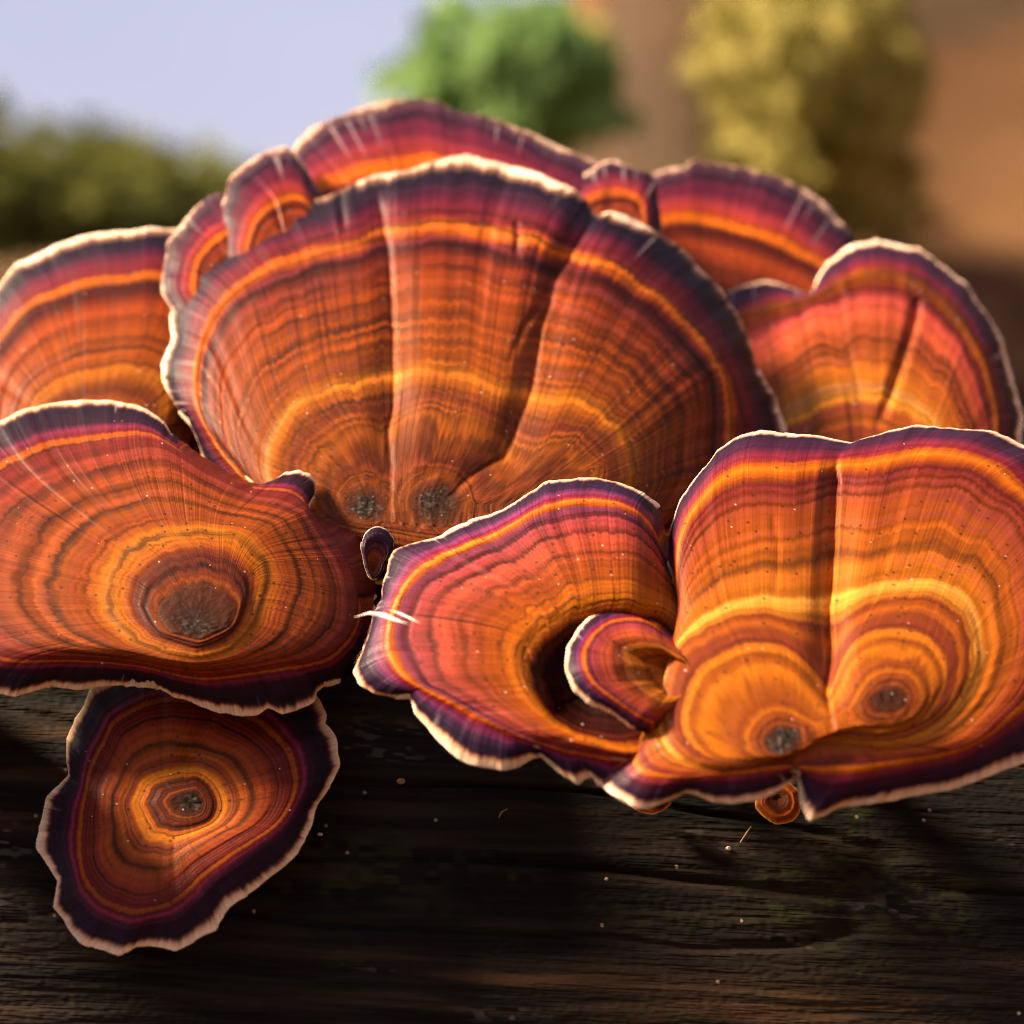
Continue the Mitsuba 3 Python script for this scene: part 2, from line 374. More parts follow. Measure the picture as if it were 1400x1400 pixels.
    if eyes is not None:                     # between two fused umbos the skin is that of the lobes
        de = np.min([np.hypot(P[..., 0] - ex, P[..., 1] - ey) for ex, ey in eyes], axis=0)
        V = V + .17 * np.clip((de - 16) / 40, 0, 1) * np.clip(1 - S / .24, 0, 1)
    V = np.minimum(V, sm[None, :])
    uv = np.stack([cid * CELL + 1 + np.minimum(UL, 30.5), V], -1)
    scene[key + '__cap'] = mikit.ply((world(top.reshape(-1, 3)), grid_faces(ns, nu)), 'skin_mat', smooth=True, uv=uv.reshape(-1, 2))
    # rolled rim
    edge = top[-1]
    tan = np.gradient(edge, axis=0)
    tan /= np.linalg.norm(tan, axis=1, keepdims=True) + 1e-12
    outw = top[-1] - top[-4]
    outw -= (outw * tan).sum(1, keepdims=True) * tan
    outw /= np.linalg.norm(outw, axis=1, keepdims=True) + 1e-12
    up = np.cross(tan, outw)
    up *= np.sign((up @ nrm))[:, None]
    r = thick * 1e-3 * (.75 + .5 * n1(ul * 6, seed + 15))[:, None]
    ph = np.linspace(0, math.pi, 7)
    ring = np.stack([edge + outw * r * math.sin(t) - up * r * (1 - math.cos(t)) for t in ph])
    uvr = np.stack([np.broadcast_to(uv[-1, :, 0], ring.shape[:2]), np.broadcast_to(sm[None, :], ring.shape[:2])], -1)
    scene[key + '__rim'] = mikit.ply((world(ring.reshape(-1, 3)), grid_faces(7, nu)), 'skin_mat', smooth=True, uv=uvr.reshape(-1, 2))
    # pale pore surface below
    js, ju = np.unique(np.linspace(0, ns - 1, ns // 4).astype(int)), np.unique(np.linspace(0, nu - 1, nu // 2).astype(int))
    sj = S[np.ix_(js, ju)][..., None]
    low = top[np.ix_(js, ju)] - nrm * (2.0 * thick * 1e-3 + 3.0e-3 * np.clip(1 - sj, 0, 1) ** .7)
    low[-1] = ring[-1][ju]
    scene[key + '__pore_surface'] = mikit.ply((world(low.reshape(-1, 3)), grid_faces(len(js), len(ju))[:, ::-1]), 'pore_mat', smooth=True)
    if stalk:
        # the short stalk from the umbo back into the wood
        b = low[0].mean(0)
        ya, za = log_axis(b[0])
        q = np.array([ya - b[1], za - b[2]])
        L = np.linalg.norm(q)
        foot = b + np.array([0, *(q / L)]) * max(L - LOG_R + .012, .006)
        if abs(q[1]) < .85 * LOG_R:
            foot = np.array([b[0], ya - math.sqrt(LOG_R ** 2 - q[1] ** 2) + .012, b[2]])
        ax = foot - b
        ax /= np.linalg.norm(ax)
        s1 = np.cross(ax, [1, 0, 0]); s1 /= np.linalg.norm(s1)
        s2 = np.cross(ax, s1)
        rad = length / PX / 2 / math.pi * .10
        tt = np.linspace(0, 1, 10)
        th = np.linspace(0, 2 * math.pi, 29)
        rr = rad * (1.25 - .7 * np.sin(tt * math.pi * .5) + .45 * tt ** 3)
        b0 = b + ax * min(rad * 1.25 * math.tan(a), L * .5)
        sp = np.stack([(b0 + (foot - b0) * t) + (np.cos(th)[:, None] * s1 + np.sin(th)[:, None] * s2) * q_ for t, q_ in zip(tt, rr)])
        scene[key + '__stalk'] = mikit.ply((world(sp.reshape(-1, 3)), grid_faces(10, 29)), 'stalk_mat', smooth=True)
    tag(key, label, cat, group)
    return top


GR = 'fan shaped bracket fungi crowded on the log'

# A: the large cap in the middle, three fused lobes
A_rim = [(530, 800), (420, 785), (330, 715), (283, 640), (257, 575), (240, 553), (222, 521), (219, 495, 'l'), (236, 462), (232, 430), (243, 395), (262, 367), (300, 345), (312, 325), (345, 303), (400, 283),
         (465, 262), (500, 243), (520, 237, 'a'), (555, 232), (610, 217), (640, 213), (680, 223), (740, 237), (785, 258), (803, 272), (813, 291, 'b'), (821, 293), (832, 289), (852, 293), (890, 313), (930, 338), (962, 372, 's'), (990, 400),
         (1012, 440), (1027, 470), (1040, 510), (1060, 545), (1075, 587, 'r'), (1062, 650), (1000, 730), (900, 800), (780, 840), (650, 840), (530, 800)]
A_or = [(530, 765), (440, 745), (375, 700), (312, 632), (268, 570), (262, 530), (266, 500, 'l'), (275, 455), (295, 415), (330, 385), (380, 360), (440, 345), (480, 330), (525, 318, 'a'), (580, 309), (640, 307), (700, 320),
        (740, 335), (776, 347, 'b'), (820, 355), (860, 375), (900, 405), (930, 435), (960, 470), (985, 500), (1000, 545), (1007, 590, 'r'), (990, 655), (940, 715), (860, 770), (770, 800), (650, 790), (530, 765)]
A_ye = [(530, 742), (460, 730), (400, 705), (366, 660, 'l'), (362, 620), (385, 570), (430, 538), (490, 521), (534, 523, 'a'), (552, 508), (600, 505), (645, 515), (690, 537), (728, 546, 'b'), (770, 545), (815, 560), (850, 595),
        (868, 640, 'r'), (850, 695), (800, 740), (720, 760), (620, 760), (530, 742)]
A_in = [(530, 726), (480, 722), (440, 705), (424, 672, 'l'), (440, 625), (480, 592), (505, 588), (530, 612, 'a'), (552, 576), (590, 570), (640, 577), (685, 600), (704, 632, 'b'), (760, 612), (800, 628), (818, 660, 'r'), (792, 705), (730, 730), (660, 742), (600, 740), (530, 726)]
A_ce = [(528, 712), (505, 706), (490, 700), (486, 690, 'l'), (500, 684), (527, 690, 'a'), (575, 682), (595, 678), (615, 682), (640, 690, 'b'), (690, 690), (735, 690, 'r'), (700, 708), (620, 716), (575, 714), (528, 712)]
cap('bracket_fungus', 'largest central bracket fungus, wide upright amber fan of three lobes with a purple margin', 'bracket fungus', STD,
    {1.0: A_rim, .80: A_or, .38: A_ye, .22: A_in, 0.0: A_ce}, (600, 690), 0.012, 38, az=.0, ruffle=1.5,
    profile=[(0, 2.6), (.10, 2.5), (.22, 2.4), (.38, 2.0), (.41, 1.7), (.7, .7), (.775, .2), (.80, .5), (.83, .1), (.92, -1.3), (1, -3.6)],
    lift=[('l', -4), ('a', 0), ('b', 0), ('s', -8), ('r', -26), (.80, -18), (.95, -8), (.05, -6)],
    axis=[(490, 692), (525, 702), (595, 692), (640, 702), (735, 700)], eyes=[(492, 690), (597, 686)],
    seams=[([(512, 238), (524, 290), (531, 345), (533, 420), (537, 470), (541, 515), (536, 545), (529, 590), (532, 640), (526, 700), (520, 728)], .55, 4, -.3), ([(512, 238), (531, 345), (537, 470), (536, 545), (529, 620), (526, 700)], 1.9, 26, 0),
           ([(815, 285), (790, 330), (762, 380), (740, 450), (728, 540), (705, 590), (690, 625), (640, 655), (600, 690), (565, 735)], .6, 4, -.35), ([(815, 285), (762, 380), (728, 540), (690, 625), (600, 690)], 2.3, 28, 0),
           ([(770, 350), (745, 400), (715, 450), (690, 510)], .35, 5, 0), ([(700, 300), (705, 360)], .8, 4, .1), ([(466, 262), (472, 322)], .8, 5, .1)], seed=1, group=GR)

# B: the cap on the left, a full dish round its umbo
B_rim = [(-150, 790), (-120, 690), (-50, 605), (30, 560), (80, 551), (105, 548), (150, 546), (200, 559), (226, 578, 't'), (233, 592, 'p1'), (262, 613, 'p2'), (298, 638), (330, 655), (363, 664, 'p3'), (376, 656, 'p4'), (390, 646), (408, 643), (425, 648), (433, 660), (430, 676, 'p5'),
         (420, 693, 'p6'), (440, 708), (465, 720), (492, 729), (508, 760), (514, 800, 'r'), (509, 850), (498, 885), (482, 913, 'p7'), (467, 930), (445, 938, 'p8'), (435, 946), (432, 958), (415, 968), (386, 976), (368, 967), (355, 977), (330, 979, 'd'), (300, 975),
         (265, 962), (235, 950), (208, 938), (180, 935), (150, 937), (105, 943), (70, 938), (20, 952), (-40, 940), (-105, 900), (-150, 790)]
B_or = [(-100, 790), (-75, 710), (-15, 645), (55, 612), (113, 600), (176, 592), (216, 590, 't'), (250, 622), (310, 656), (352, 674), (374, 672), (390, 664), (404, 662), (414, 670), (418, 686), (428, 712), (460, 735), (484, 770), (496, 810, 'r'), (490, 860), (468, 896), (437, 909), (379, 915), (315, 926, 'd'), (283, 931),
        (244, 924), (196, 911), (138, 904), (80, 902), (10, 905), (-65, 870), (-100, 790)]
B_ye = [(137, 815), (146, 780), (184, 739), (239, 724, 't'), (290, 723), (333, 731), (361, 754), (371, 789, 'r'), (361, 830), (352, 862), (320, 891), (270, 902, 'd'), (219, 892), (180, 876), (152, 850), (137, 815)]
B_in = [(174, 820), (180, 791), (216, 759), (261, 747, 't'), (307, 752), (338, 775), (345, 800, 'r'), (338, 840), (316, 875), (268, 890, 'd'), (215, 873), (184, 848), (174, 820)]
B_i2 = [(208, 835), (218, 812), (245, 795), (275, 790, 't'), (310, 800), (330, 825, 'r'), (318, 858), (275, 878, 'd'), (228, 865), (208, 835)]
B_ce = [(256, 852), (262, 845), (270, 842, 't'), (280, 848), (284, 854, 'r'), (276, 860), (268, 862, 'd'), (260, 858), (256, 852)]
cap('bracket_fungus_001', 'left bracket fungus, a full dish with a golden ring round its dark dusty umbo', 'bracket fungus', RING,
    {1.0: B_rim, .80: B_or, .40: B_ye, .30: B_in, .15: B_i2, 0.0: B_ce}, (270, 855), -.020, 38, az=.0,
    profile=[(0, 5.0), (.08, 5.0), (.15, 4.8), (.30, 4.2), (.40, 3.8), (.55, 3.2), (.74, 1.6), (.80, 1.1), (.9, -.6), (1, -3.4)],
    lift=[(0, -1), ('t', 0), ('p3', -2), ('p6', -4), ('r', -11), ('p8', -7), ('d', -3)],
    smax=[(0, 1), ('p1', 1), ('p2', .76), ('p3', .74), ('p4', 1), ('p5', 1), ('p6', .78), ('r', .78), ('p7', .93), ('p8', 1)], seams=[], seed=2, group=GR)

# M: the low cap at the bottom left, in the shade
M_rim = [(370, 1197), (335, 1226), (312, 1238), (296, 1270), (240, 1300), (190, 1292), (165, 1306), (110, 1290), (72, 1240), (80, 1205), (50, 1160), (62, 1090), (92, 1060), (90, 1010), (125, 940), (200, 905, 'u'), (330, 905), (415, 930), (437, 957, 'r'), (446, 974), (443, 990), (460, 1008), (465, 1045), (451, 1075), (434, 1100), (425, 1135, 'd'), (405, 1165), (386, 1186), (370, 1197)]
M_or = [(330, 1158), (275, 1195), (235, 1238), (175, 1248), (120, 1220), (108, 1165), (112, 1100), (128, 1040), (160, 980), (225, 955), (300, 962), (363, 993, 'r'), (389, 1020), (407, 1053), (402, 1092), (381, 1127, 'd'), (347, 1148), (330, 1158)]
M_in = [(272, 1136), (240, 1148), (205, 1140), (185, 1100), (200, 1068), (228, 1057), (270, 1052, 'r'), (296, 1070), (310, 1100), (298, 1124, 'd'), (280, 1133), (272, 1136)]
M_ce = [(262, 1104), (252, 1104), (246, 1098), (254, 1090), (268, 1088, 'r'), (274, 1096), (272, 1102, 'd'), (262, 1104)]
cap('bracket_fungus_002', 'shaded red brown bracket fungus lowest on the log, at the bottom left', 'bracket fungus', RING,
    {1.0: M_rim, .80: M_or, .38: M_in, 0.0: M_ce}, (262, 1098), -.024, 26, profile=[(0, 1.2), (.15, 1.2), (.38, .8), (.6, 1.2), (.8, .6), (1, -3)],
    seams=[([(290, 945), (272, 985), (245, 1030), (225, 1055)], 1.4, 12, .3)], lift=[('u', -6), ('r', -3), ('d', 1), (0, 3), (.1, 3)], seed=3, group=GR)

# its neighbour just beyond the left edge of the picture, which keeps the low cap in the shade
_a = np.linspace(math.pi / 2, 2.5 * math.pi, 41)
_w = 1 + .10 * np.sin(3 * _a + 1) + .05 * np.sin(7 * _a)
_w[-1] = _w[0]


def oval(k, tagged):
    pts = [(-225 + 190 * k * w * math.cos(t), 955 + 118 * k * w * math.sin(t)) for t, w in zip(_a, _w)]
    return [(*q, 'r') if n == 30 and tagged else q for n, q in enumerate(pts)]


cap('bracket_fungus_016', 'red brown bracket fungus just beyond the left edge, beside the lowest fungus', 'bracket fungus', RING,
    {1.0: oval(1, True), .80: oval(.78, True), .36: oval(.36, True), 0.0: oval(.02, True)}, (-225, 955), -.035, 70, profile=[(0, 1.2), (.4, 1.2), (.8, .5), (1, -2)], seed=41, group=GR, res=.5)

# C: the cap in the front middle
C_rim = [(905, 1104), (880, 1106), (855, 1098), (830, 1083, 'q3'), (812, 1066), (800, 1062), (790, 1072), (770, 1060), (755, 1042), (745, 1034), (728, 1036), (710, 1048), (685, 1053, 'd'), (655, 1047), (625, 1035), (600, 1015), (580, 992), (566, 972), (560, 952),
         (540, 953), (515, 948), (492, 936), (481, 918, 'l'), (494, 888), (508, 852), (519, 818), (527, 785), (530, 765), (540, 752), (570, 741), (600, 732), (630, 715), (665, 705), (690, 693), (720, 675), (745, 658), (775, 652, 't'), (810, 651), (850, 660), (880, 673),
         (902, 690, 'q1'), (903, 700, 'q2'), (914, 740, 'r'), (935, 790), (985, 850), (1010, 920), (1000, 1000), (960, 1060), (905, 1104)]
C_or = [(870, 1042), (845, 1040), (817, 1033), (785, 1028), (753, 1022), (720, 1011), (689, 998, 'd'), (660, 983), (634, 969), (604, 954), (576, 940), (555, 928), (541, 913), (531, 895, 'l'), (530, 868), (538, 835), (550, 803), (574, 777), (608, 760), (651, 746), (694, 723), (737, 697), (766, 687, 't'), (808, 686), (851, 690),
        (880, 700), (897, 725), (905, 755, 'r'), (925, 800), (965, 858), (986, 920), (976, 990), (935, 1038), (870, 1042)]
C_pk = [(860, 1026), (830, 1018), (795, 1008), (758, 990, 'd'), (730, 960), (712, 925), (710, 890, 'l'), (728, 862), (758, 842), (795, 822, 't'), (850, 815), (915, 828, 'r'), (955, 870), (966, 925), (950, 985), (910, 1020), (860, 1026)]
C_pit = [(855, 1014), (827, 1010), (789, 1001), (757, 980, 'd'), (738, 950), (728, 920, 'l'), (737, 893), (755, 873), (789, 848, 't'), (845, 838), (905, 850, 'r'), (938, 885), (948, 925), (934, 975), (900, 1006), (855, 1014)]
C_ce = [(835, 950), (828, 948), (822, 944, 'd'), (820, 938, 'l'), (825, 932), (830, 930, 't'), (838, 934), (842, 940, 'r'), (840, 946), (835, 950)]
cap('bracket_fungus_003', 'pinkish orange bracket fungus front centre, violet margin folded along its upper edge', 'bracket fungus', PINK,
    {1.0: C_rim, .80: C_or, .42: C_pk, .34: C_pit, 0.0: C_ce}, (830, 945), -.050, 38, az=-.12,
    profile=[(0, -9), (.2, -6.5), (.34, -2.6), (.42, -.7), (.5, .4), (.6, 1.0), (.76, .5), (.80, .5), (.84, -.2), (.92, -1.4), (1, -3.4)],
    lift=[(0, -9), ('l', -2), ('t', 0), ('q1', -3), ('r', -16), (.82, -24), (.92, -24), ('d', -4)], lift_pow=1, seams=[], smax=[(0, .95), ('q3', 1), ('d', 1), ('t', 1), ('q1', 1), ('q2', .9), ('r', .77), (.97, .77)], seed=4, group=GR, ruffle=.8)

# D: the cap on the right, two fused lobes
D_rim = [(1089, 1046), (1086, 1066), (1060, 1084), (1030, 1094), (1000, 1098), (970, 1096), (952, 1087), (938, 1083), (920, 1092), (905, 1098), (885, 1105), (865, 1101), (845, 1091), (826, 1079, 'd'), (822, 1062, 'k1'), (848, 1032, 'k2'), (880, 1004), (889, 960), (898, 920), (914, 882, 'l'), (925, 845), (920, 800, 'k3'), (914, 762, 'k4'),
         (917, 720, 'k5'), (928, 685), (950, 655), (980, 618), (1010, 597), (1040, 587, 't'), (1070, 592), (1110, 594), (1145, 602), (1164, 607, 'a'), (1180, 600), (1220, 587), (1260, 580), (1292, 584), (1360, 590), (1440, 625), (1510, 720, 'r'), (1530, 840), (1500, 950), (1420, 1035),
         (1300, 1080), (1200, 1096), (1150, 1103), (1125, 1115), (1106, 1122), (1094, 1096), (1089, 1046)]
D_or = [(1088, 1040), (1062, 1050), (1030, 1056), (989, 1057), (955, 1062), (924, 1064), (895, 1064), (872, 1058), (855, 1052, 'd'), (858, 1040), (872, 1020), (890, 990), (896, 955), (904, 920), (919, 884, 'l'), (929, 845), (926, 800), (921, 765), (924, 735), (944, 699), (966, 670), (995, 644), (1021, 636, 't'), (1069, 642), (1110, 640), (1146, 633, 'a'), (1181, 636), (1230, 622),
        (1291, 615), (1355, 632), (1440, 710, 'r'), (1465, 840), (1430, 940), (1330, 1025), (1215, 1046), (1175, 1052), (1140, 1052), (1110, 1056), (1096, 1052), (1088, 1040)]
D_ye = [(1092, 1022), (1060, 1036), (1010, 1050), (960, 1050), (925, 1042), (906, 1022, 'd'), (900, 1000), (900, 970), (906, 930), (917, 890, 'l'), (940, 862), (972, 838), (1021, 821, 't'), (1059, 818), (1100, 823), (1136, 832, 'a'), (1150, 818), (1181, 805), (1230, 798), (1288, 795), (1330, 830, 'r'), (1345, 900), (1315, 970), (1260, 1010),
        (1200, 1020), (1150, 1010), (1120, 1008), (1092, 1022)]
D_in = [(1095, 1018), (1055, 1035), (1010, 1042), (965, 1036), (943, 1010, 'd'), (940, 975), (950, 945, 'l'), (968, 915), (1005, 895), (1053, 886, 't'), (1100, 900), (1122, 935), (1135, 975, 'a'), (1143, 925), (1160, 888), (1195, 868), (1230, 862), (1275, 880), (1295, 925, 'r'), (1265, 985), (1205, 1006), (1160, 995), (1130, 1004), (1095, 1018)]
D_i2 = [(1120, 1008), (1090, 1030), (1060, 1038), (1028, 1030, 'd'), (1018, 1008, 'l'), (1034, 978), (1065, 965, 't'), (1098, 978), (1134, 992, 'a'), (1165, 955), (1190, 925), (1220, 914), (1252, 925), (1262, 952, 'r'), (1244, 982), (1205, 992), (1165, 990), (1120, 1008)]
D_ce = [(1078, 1024), (1066, 1026), (1058, 1022, 'd'), (1056, 1012, 'l'), (1064, 1004), (1078, 1000, 't'), (1130, 985, 'a'), (1205, 948), (1222, 946, 'r'), (1224, 958), (1205, 964), (1140, 1000), (1078, 1024)]
cap('bracket_fungus_004', 'right bracket fungus of two fused amber lobes with a golden half ring', 'bracket fungus', GOLD,
    {1.0: D_rim, .80: D_or, .50: D_ye, .28: D_in, .13: D_i2, 0.0: D_ce}, (1080, 1010), -.050, 38, az=.0,
    profile=[(0, 5.2), (.10, 5.0), (.28, 4.0), (.48, 3.1), (.51, 2.6), (.7, 1.9), (.78, 1.5), (.82, 1.1), (.9, -.2), (1, -3.0)],
    lift=[('d', 0), ('k1', -2), ('k2', -5), ('l', -4), ('k5', -1), ('t', 0), ('r', -6), (.94, 0), (0, 2), (.06, 2)], axis=[(1062, 1014), (1130, 994), (1220, 954)], eyes=[(1064, 1012), (1220, 954)], smax=[(0, 1), ('d', 1), ('k1', .86), ('k2', .54), ('l', .52), ('k3', .76), ('k4', .84), ('k5', 1), ('a', 1)],
    seams=[([(1150, 612), (1143, 650), (1138, 720), (1137, 780), (1134, 840), (1136, 900), (1131, 950), (1136, 1000), (1150, 1020)], 1.0, 3.6, -.45), ([(1150, 612), (1138, 720), (1134, 840), (1134, 920), (1136, 1000)], 2.2, 26, 0), ([(1058, 700), (1062, 760), (1056, 820)], .25, 4, 0)], seed=5, group=GR)

# E: the small curled cap
E_rim = [(884, 1003), (862, 994), (835, 975), (805, 962), (785, 945), (774, 918, 'l'), (776, 885), (790, 860), (812, 838), (838, 826, 't'), (862, 825), (890, 833), (910, 848), (940, 868), (962, 905, 'r'), (962, 950), (935, 990), (905, 1008), (884, 1003)]
E_or = [(886, 985), (862, 972), (835, 952), (812, 935), (800, 910, 'l'), (800, 888), (812, 866), (832, 850, 't'), (862, 845), (888, 852), (906, 864), (930, 880), (948, 908, 'r'), (948, 945), (925, 978), (902, 990), (886, 985)]
E_ce = [(942, 938), (939, 934), (938, 926, 'l'), (942, 918, 't'), (946, 920), (947, 926, 'r'), (945, 934), (942, 938)]
cap('bracket_fungus_005', 'small curled pinkish cap tucked between the front centre cap and right cap', 'bracket fungus', CURL,
    {1.0: E_rim, .80: E_or, 0.0: E_ce}, (942, 927), -.047, 32, az=-.10, profile=[(0, -6), (.22, -1.6), (.40, 1.6), (.62, 3.0), (.8, 2.6), (.9, 1.4), (1, -.6)],
    lift=[('l', 5), ('r', -15), (.90, -11), (0, 0)], smax=[(0, .9), (.04, 1), ('t', 1), ('r', .6), (.95, .6)], seed=6, group=GR, ruffle=.5, thick=.4)

# F: behind on the right
F_rim = [(1175, 870), (1050, 840), (960, 740), (925, 610), (932, 490), (955, 420), (985, 398, 'l'), (1010, 391), (1050, 383), (1075, 389), (1098, 399), (1108, 403, 'n'), (1116, 382), (1130, 360), (1150, 343), (1166, 335), (1200, 328), (1255, 340), (1320, 385), (1370, 460), (1400, 570, 'r'), (1385, 690), (1305, 810), (1175, 870)]
F_or = [(1175, 845), (1065, 815), (985, 720), (958, 605), (965, 500), (990, 440, 'l'), (1015, 428), (1055, 421), (1085, 417), (1113, 408, 'n'), (1140, 390), (1170, 376), (1205, 370), (1250, 383), (1305, 425), (1345, 490), (1368, 570, 'r'), (1352, 680), (1283, 790), (1175, 845)]
F_ye = [(1175, 805), (1095, 775), (1040, 705), (1040, 635, 'l'), (1085, 592), (1150, 568, 'n'), (1205, 568), (1262, 600), (1292, 662, 'r'), (1280, 725), (1230, 795), (1175, 805)]
F_ce = [(1175, 728), (1166, 724, 'l'), (1174, 714, 'n'), (1184, 718, 'r'), (1175, 728)]
cap('bracket_fungus_006', 'orange bracket fungus behind the right cap, with a dark slanting crease and notched upper edge', 'bracket fungus', ROSE,
    {1.0: F_rim, .80: F_or, .42: F_ye, 0.0: F_ce}, (1175, 720), .045, 38, az=-.05, profile=[(0, 2.6), (.3, 2.4), (.6, 1.8), (.77, .9), (.8, 1.2), (.84, .6), (1, -3)],
    seams=[([(1262, 400), (1245, 455), (1215, 530), (1195, 590)], 1.8, 7, -.3), ([(1160, 470), (1172, 570)], .3, 4, 0)], lift=[('l', -2), ('n', -1), ('r', -8)], seed=7, group=GR)

# L: behind the left cap
L_rim = [(110, 790), (-10, 740), (-80, 620), (-60, 470), (20, 360), (110, 322), (200, 312, 't'), (245, 312), (280, 315), (306, 326), (335, 360), (350, 450, 'r'), (330, 570), (240, 700), (110, 790)]
L_or = [(110, 765), (10, 715), (-45, 615), (-25, 490), (40, 415), (120, 386), (200, 376, 't'), (240, 379), (275, 386), (300, 410), (315, 470, 'r'), (300, 565), (225, 680), (110, 765)]
L_ce = [(120, 642), (112, 632), (120, 622, 't'), (130, 626), (132, 634, 'r'), (120, 642)]
cap('bracket_fungus_007', 'dark orange bracket fungus behind the left cap, partly hidden by the largest central fungus', 'bracket fungus', STD,
    {1.0: L_rim, .80: L_or, 0.0: L_ce}, (120, 630), .034, 36, profile=[(0, 2.4), (.3, 2.2), (.7, 1), (.8, .8), (.84, .2), (1, -3)], lift=[('r', -8), ('t', 0)], seed=8, group=GR)

# G: right of the top, second rank
G_rim = [(1000, 590), (890, 540), (845, 440), (845, 340), (860, 290), (872, 260), (888, 240, 'l'), (905, 231), (922, 227), (938, 230), (944, 221), (980, 221), (1020, 229), (1065, 240), (1105, 260), (1135, 285), (1162, 318, 'r'), (1205, 390), (1212, 470), (1140, 560), (1000, 590)]
G_or = [(1000, 545), (915, 505), (880, 430), (878, 350), (884, 316), (892, 305, 'l'), (908, 299), (930, 297), (970, 303), (1033, 320), (1080, 337), (1125, 360, 'r'), (1165, 410), (1165, 465), (1110, 520), (1000, 545)]
G_ce = [(1008, 482), (1000, 474, 'l'), (1008, 468), (1016, 472, 'r'), (1008, 482)]
cap('bracket_fungus_008', 'broad maroon bracket fungus at the upper right with an orange band and silvery scratched margin', 'bracket fungus', REAR,
    {1.0: G_rim, .80: G_or, 0.0: G_ce}, (1008, 475), .085, 36, profile=[(0, 2), (.3, 1.6), (.7, .6), (.8, .6), (.9, -.6), (1, -3)], lift=[('l', 0), ('r', -8)], seed=9, group=GR, folds=1.6)

# H: small lobe between the rear caps
H_rim = [(830, 420), (765, 390), (755, 310), (768, 268), (782, 248, 'l'), (805, 233), (828, 223), (838, 219), (862, 226), (886, 236), (896, 252, 'r'), (905, 310), (890, 385), (830, 420)]
H_or = [(830, 395), (788, 375), (780, 320), (790, 288), (800, 275, 'l'), (818, 266), (840, 262), (860, 264), (874, 270), (880, 280, 'r'), (882, 320), (872, 372), (830, 395)]
H_ce = [(832, 362), (826, 356, 'l'), (832, 350), (838, 354, 'r'), (832, 362)]
cap('bracket_fungus_009', 'small red orange fungus lobe between the two rear caps, above the notch of the largest', 'bracket fungus', REAR,
    {1.0: H_rim, .80: H_or, 0.0: H_ce}, (832, 356), .078, 36, seed=10, group=GR, ruffle=.5, profile=[(0, 0), (.5, 1.6), (.8, 1.6), (1, -.8)])

# I, J, K: the rear rank at the top left
I_rim = [(600, 520), (470, 480), (390, 390), (380, 295), (390, 235), (397, 212, 'l'), (405, 197), (424, 178), (460, 158), (495, 147), (525, 138), (560, 136), (600, 138), (625, 150), (665, 163), (685, 166), (720, 180), (755, 195), (790, 208), (816, 222, 'r'), (840, 290), (805, 400), (720, 490), (600, 520)]
I_or = [(600, 480), (490, 445), (430, 370), (418, 300), (430, 262), (440, 250, 'l'), (462, 242), (485, 236), (510, 229), (550, 224), (600, 222), (650, 232), (700, 247), (740, 262), (770, 285, 'r'), (790, 330), (765, 395), (700, 455), (600, 480)]
I_ce = [(600, 422), (592, 414, 'l'), (600, 408), (608, 412, 'r'), (600, 422)]
cap('bracket_fungus_010', 'topmost bracket fungus of the rear rank, maroon fan with pale scratches across its margin', 'bracket fungus', REAR,
    {1.0: I_rim, .80: I_or, 0.0: I_ce}, (600, 415), .062, 36, profile=[(0, 2), (.3, 1.6), (.7, .6), (.8, .6), (.9, -.6), (1, -3.4)], lift=[('l', 0), ('r', -6)], seed=11, group=GR)
J_rim = [(420, 440), (335, 420), (298, 350), (300, 290), (309, 262, 'l'), (314, 244), (335, 222), (365, 205), (392, 198), (404, 208, 't'), (420, 232), (440, 265), (458, 310, 'r'), (455, 390), (420, 440)]
J_or = [(415, 415), (360, 395), (335, 345), (345, 305), (362, 287, 'l'), (378, 277), (395, 270), (408, 268, 't'), (420, 275), (428, 290), (436, 318, 'r'), (434, 380), (415, 415)]
J_ce = [(400, 366), (394, 360, 'l'), (400, 354, 't'), (406, 358, 'r'), (400, 366)]
cap('bracket_fungus_011', 'narrow maroon lobe left of the topmost fungus, with a dark rounded upper edge', 'bracket fungus', REAR,
    {1.0: J_rim, .80: J_or, 0.0: J_ce}, (400, 360), .059, 36, seed=12, group=GR, ruffle=.6, profile=[(0, 0), (.5, 1.4), (.8, 1.8), (.92, 1), (1, -1)], lift=[('r', -4), ('l', 0)])
K_rim = [(350, 500), (265, 470), (220, 400), (228, 335), (250, 305, 'l'), (268, 282), (287, 268), (308, 260, 't'), (332, 268), (360, 292), (390, 330, 'r'), (400, 420), (350, 500)]
K_or = [(345, 470), (290, 445), (262, 395), (268, 355), (285, 335, 'l'), (300, 322), (318, 312), (335, 310, 't'), (350, 318), (360, 335), (372, 362, 'r'), (375, 415), (345, 470)]
K_ce = [(330, 406), (324, 400, 'l'), (330, 394, 't'), (336, 398, 'r'), (330, 406)]
cap('bracket_fungus_012', 'small mauve lobe at the left end of the rear rank', 'bracket fungus', REAR,
    {1.0: K_rim, .80: K_or, 0.0: K_ce}, (330, 400), .056, 36, seed=13, group=GR, ruffle=.6, profile=[(0, 0), (.5, 1.4), (.8, 1.6), (.92, 1), (1, -.8)])

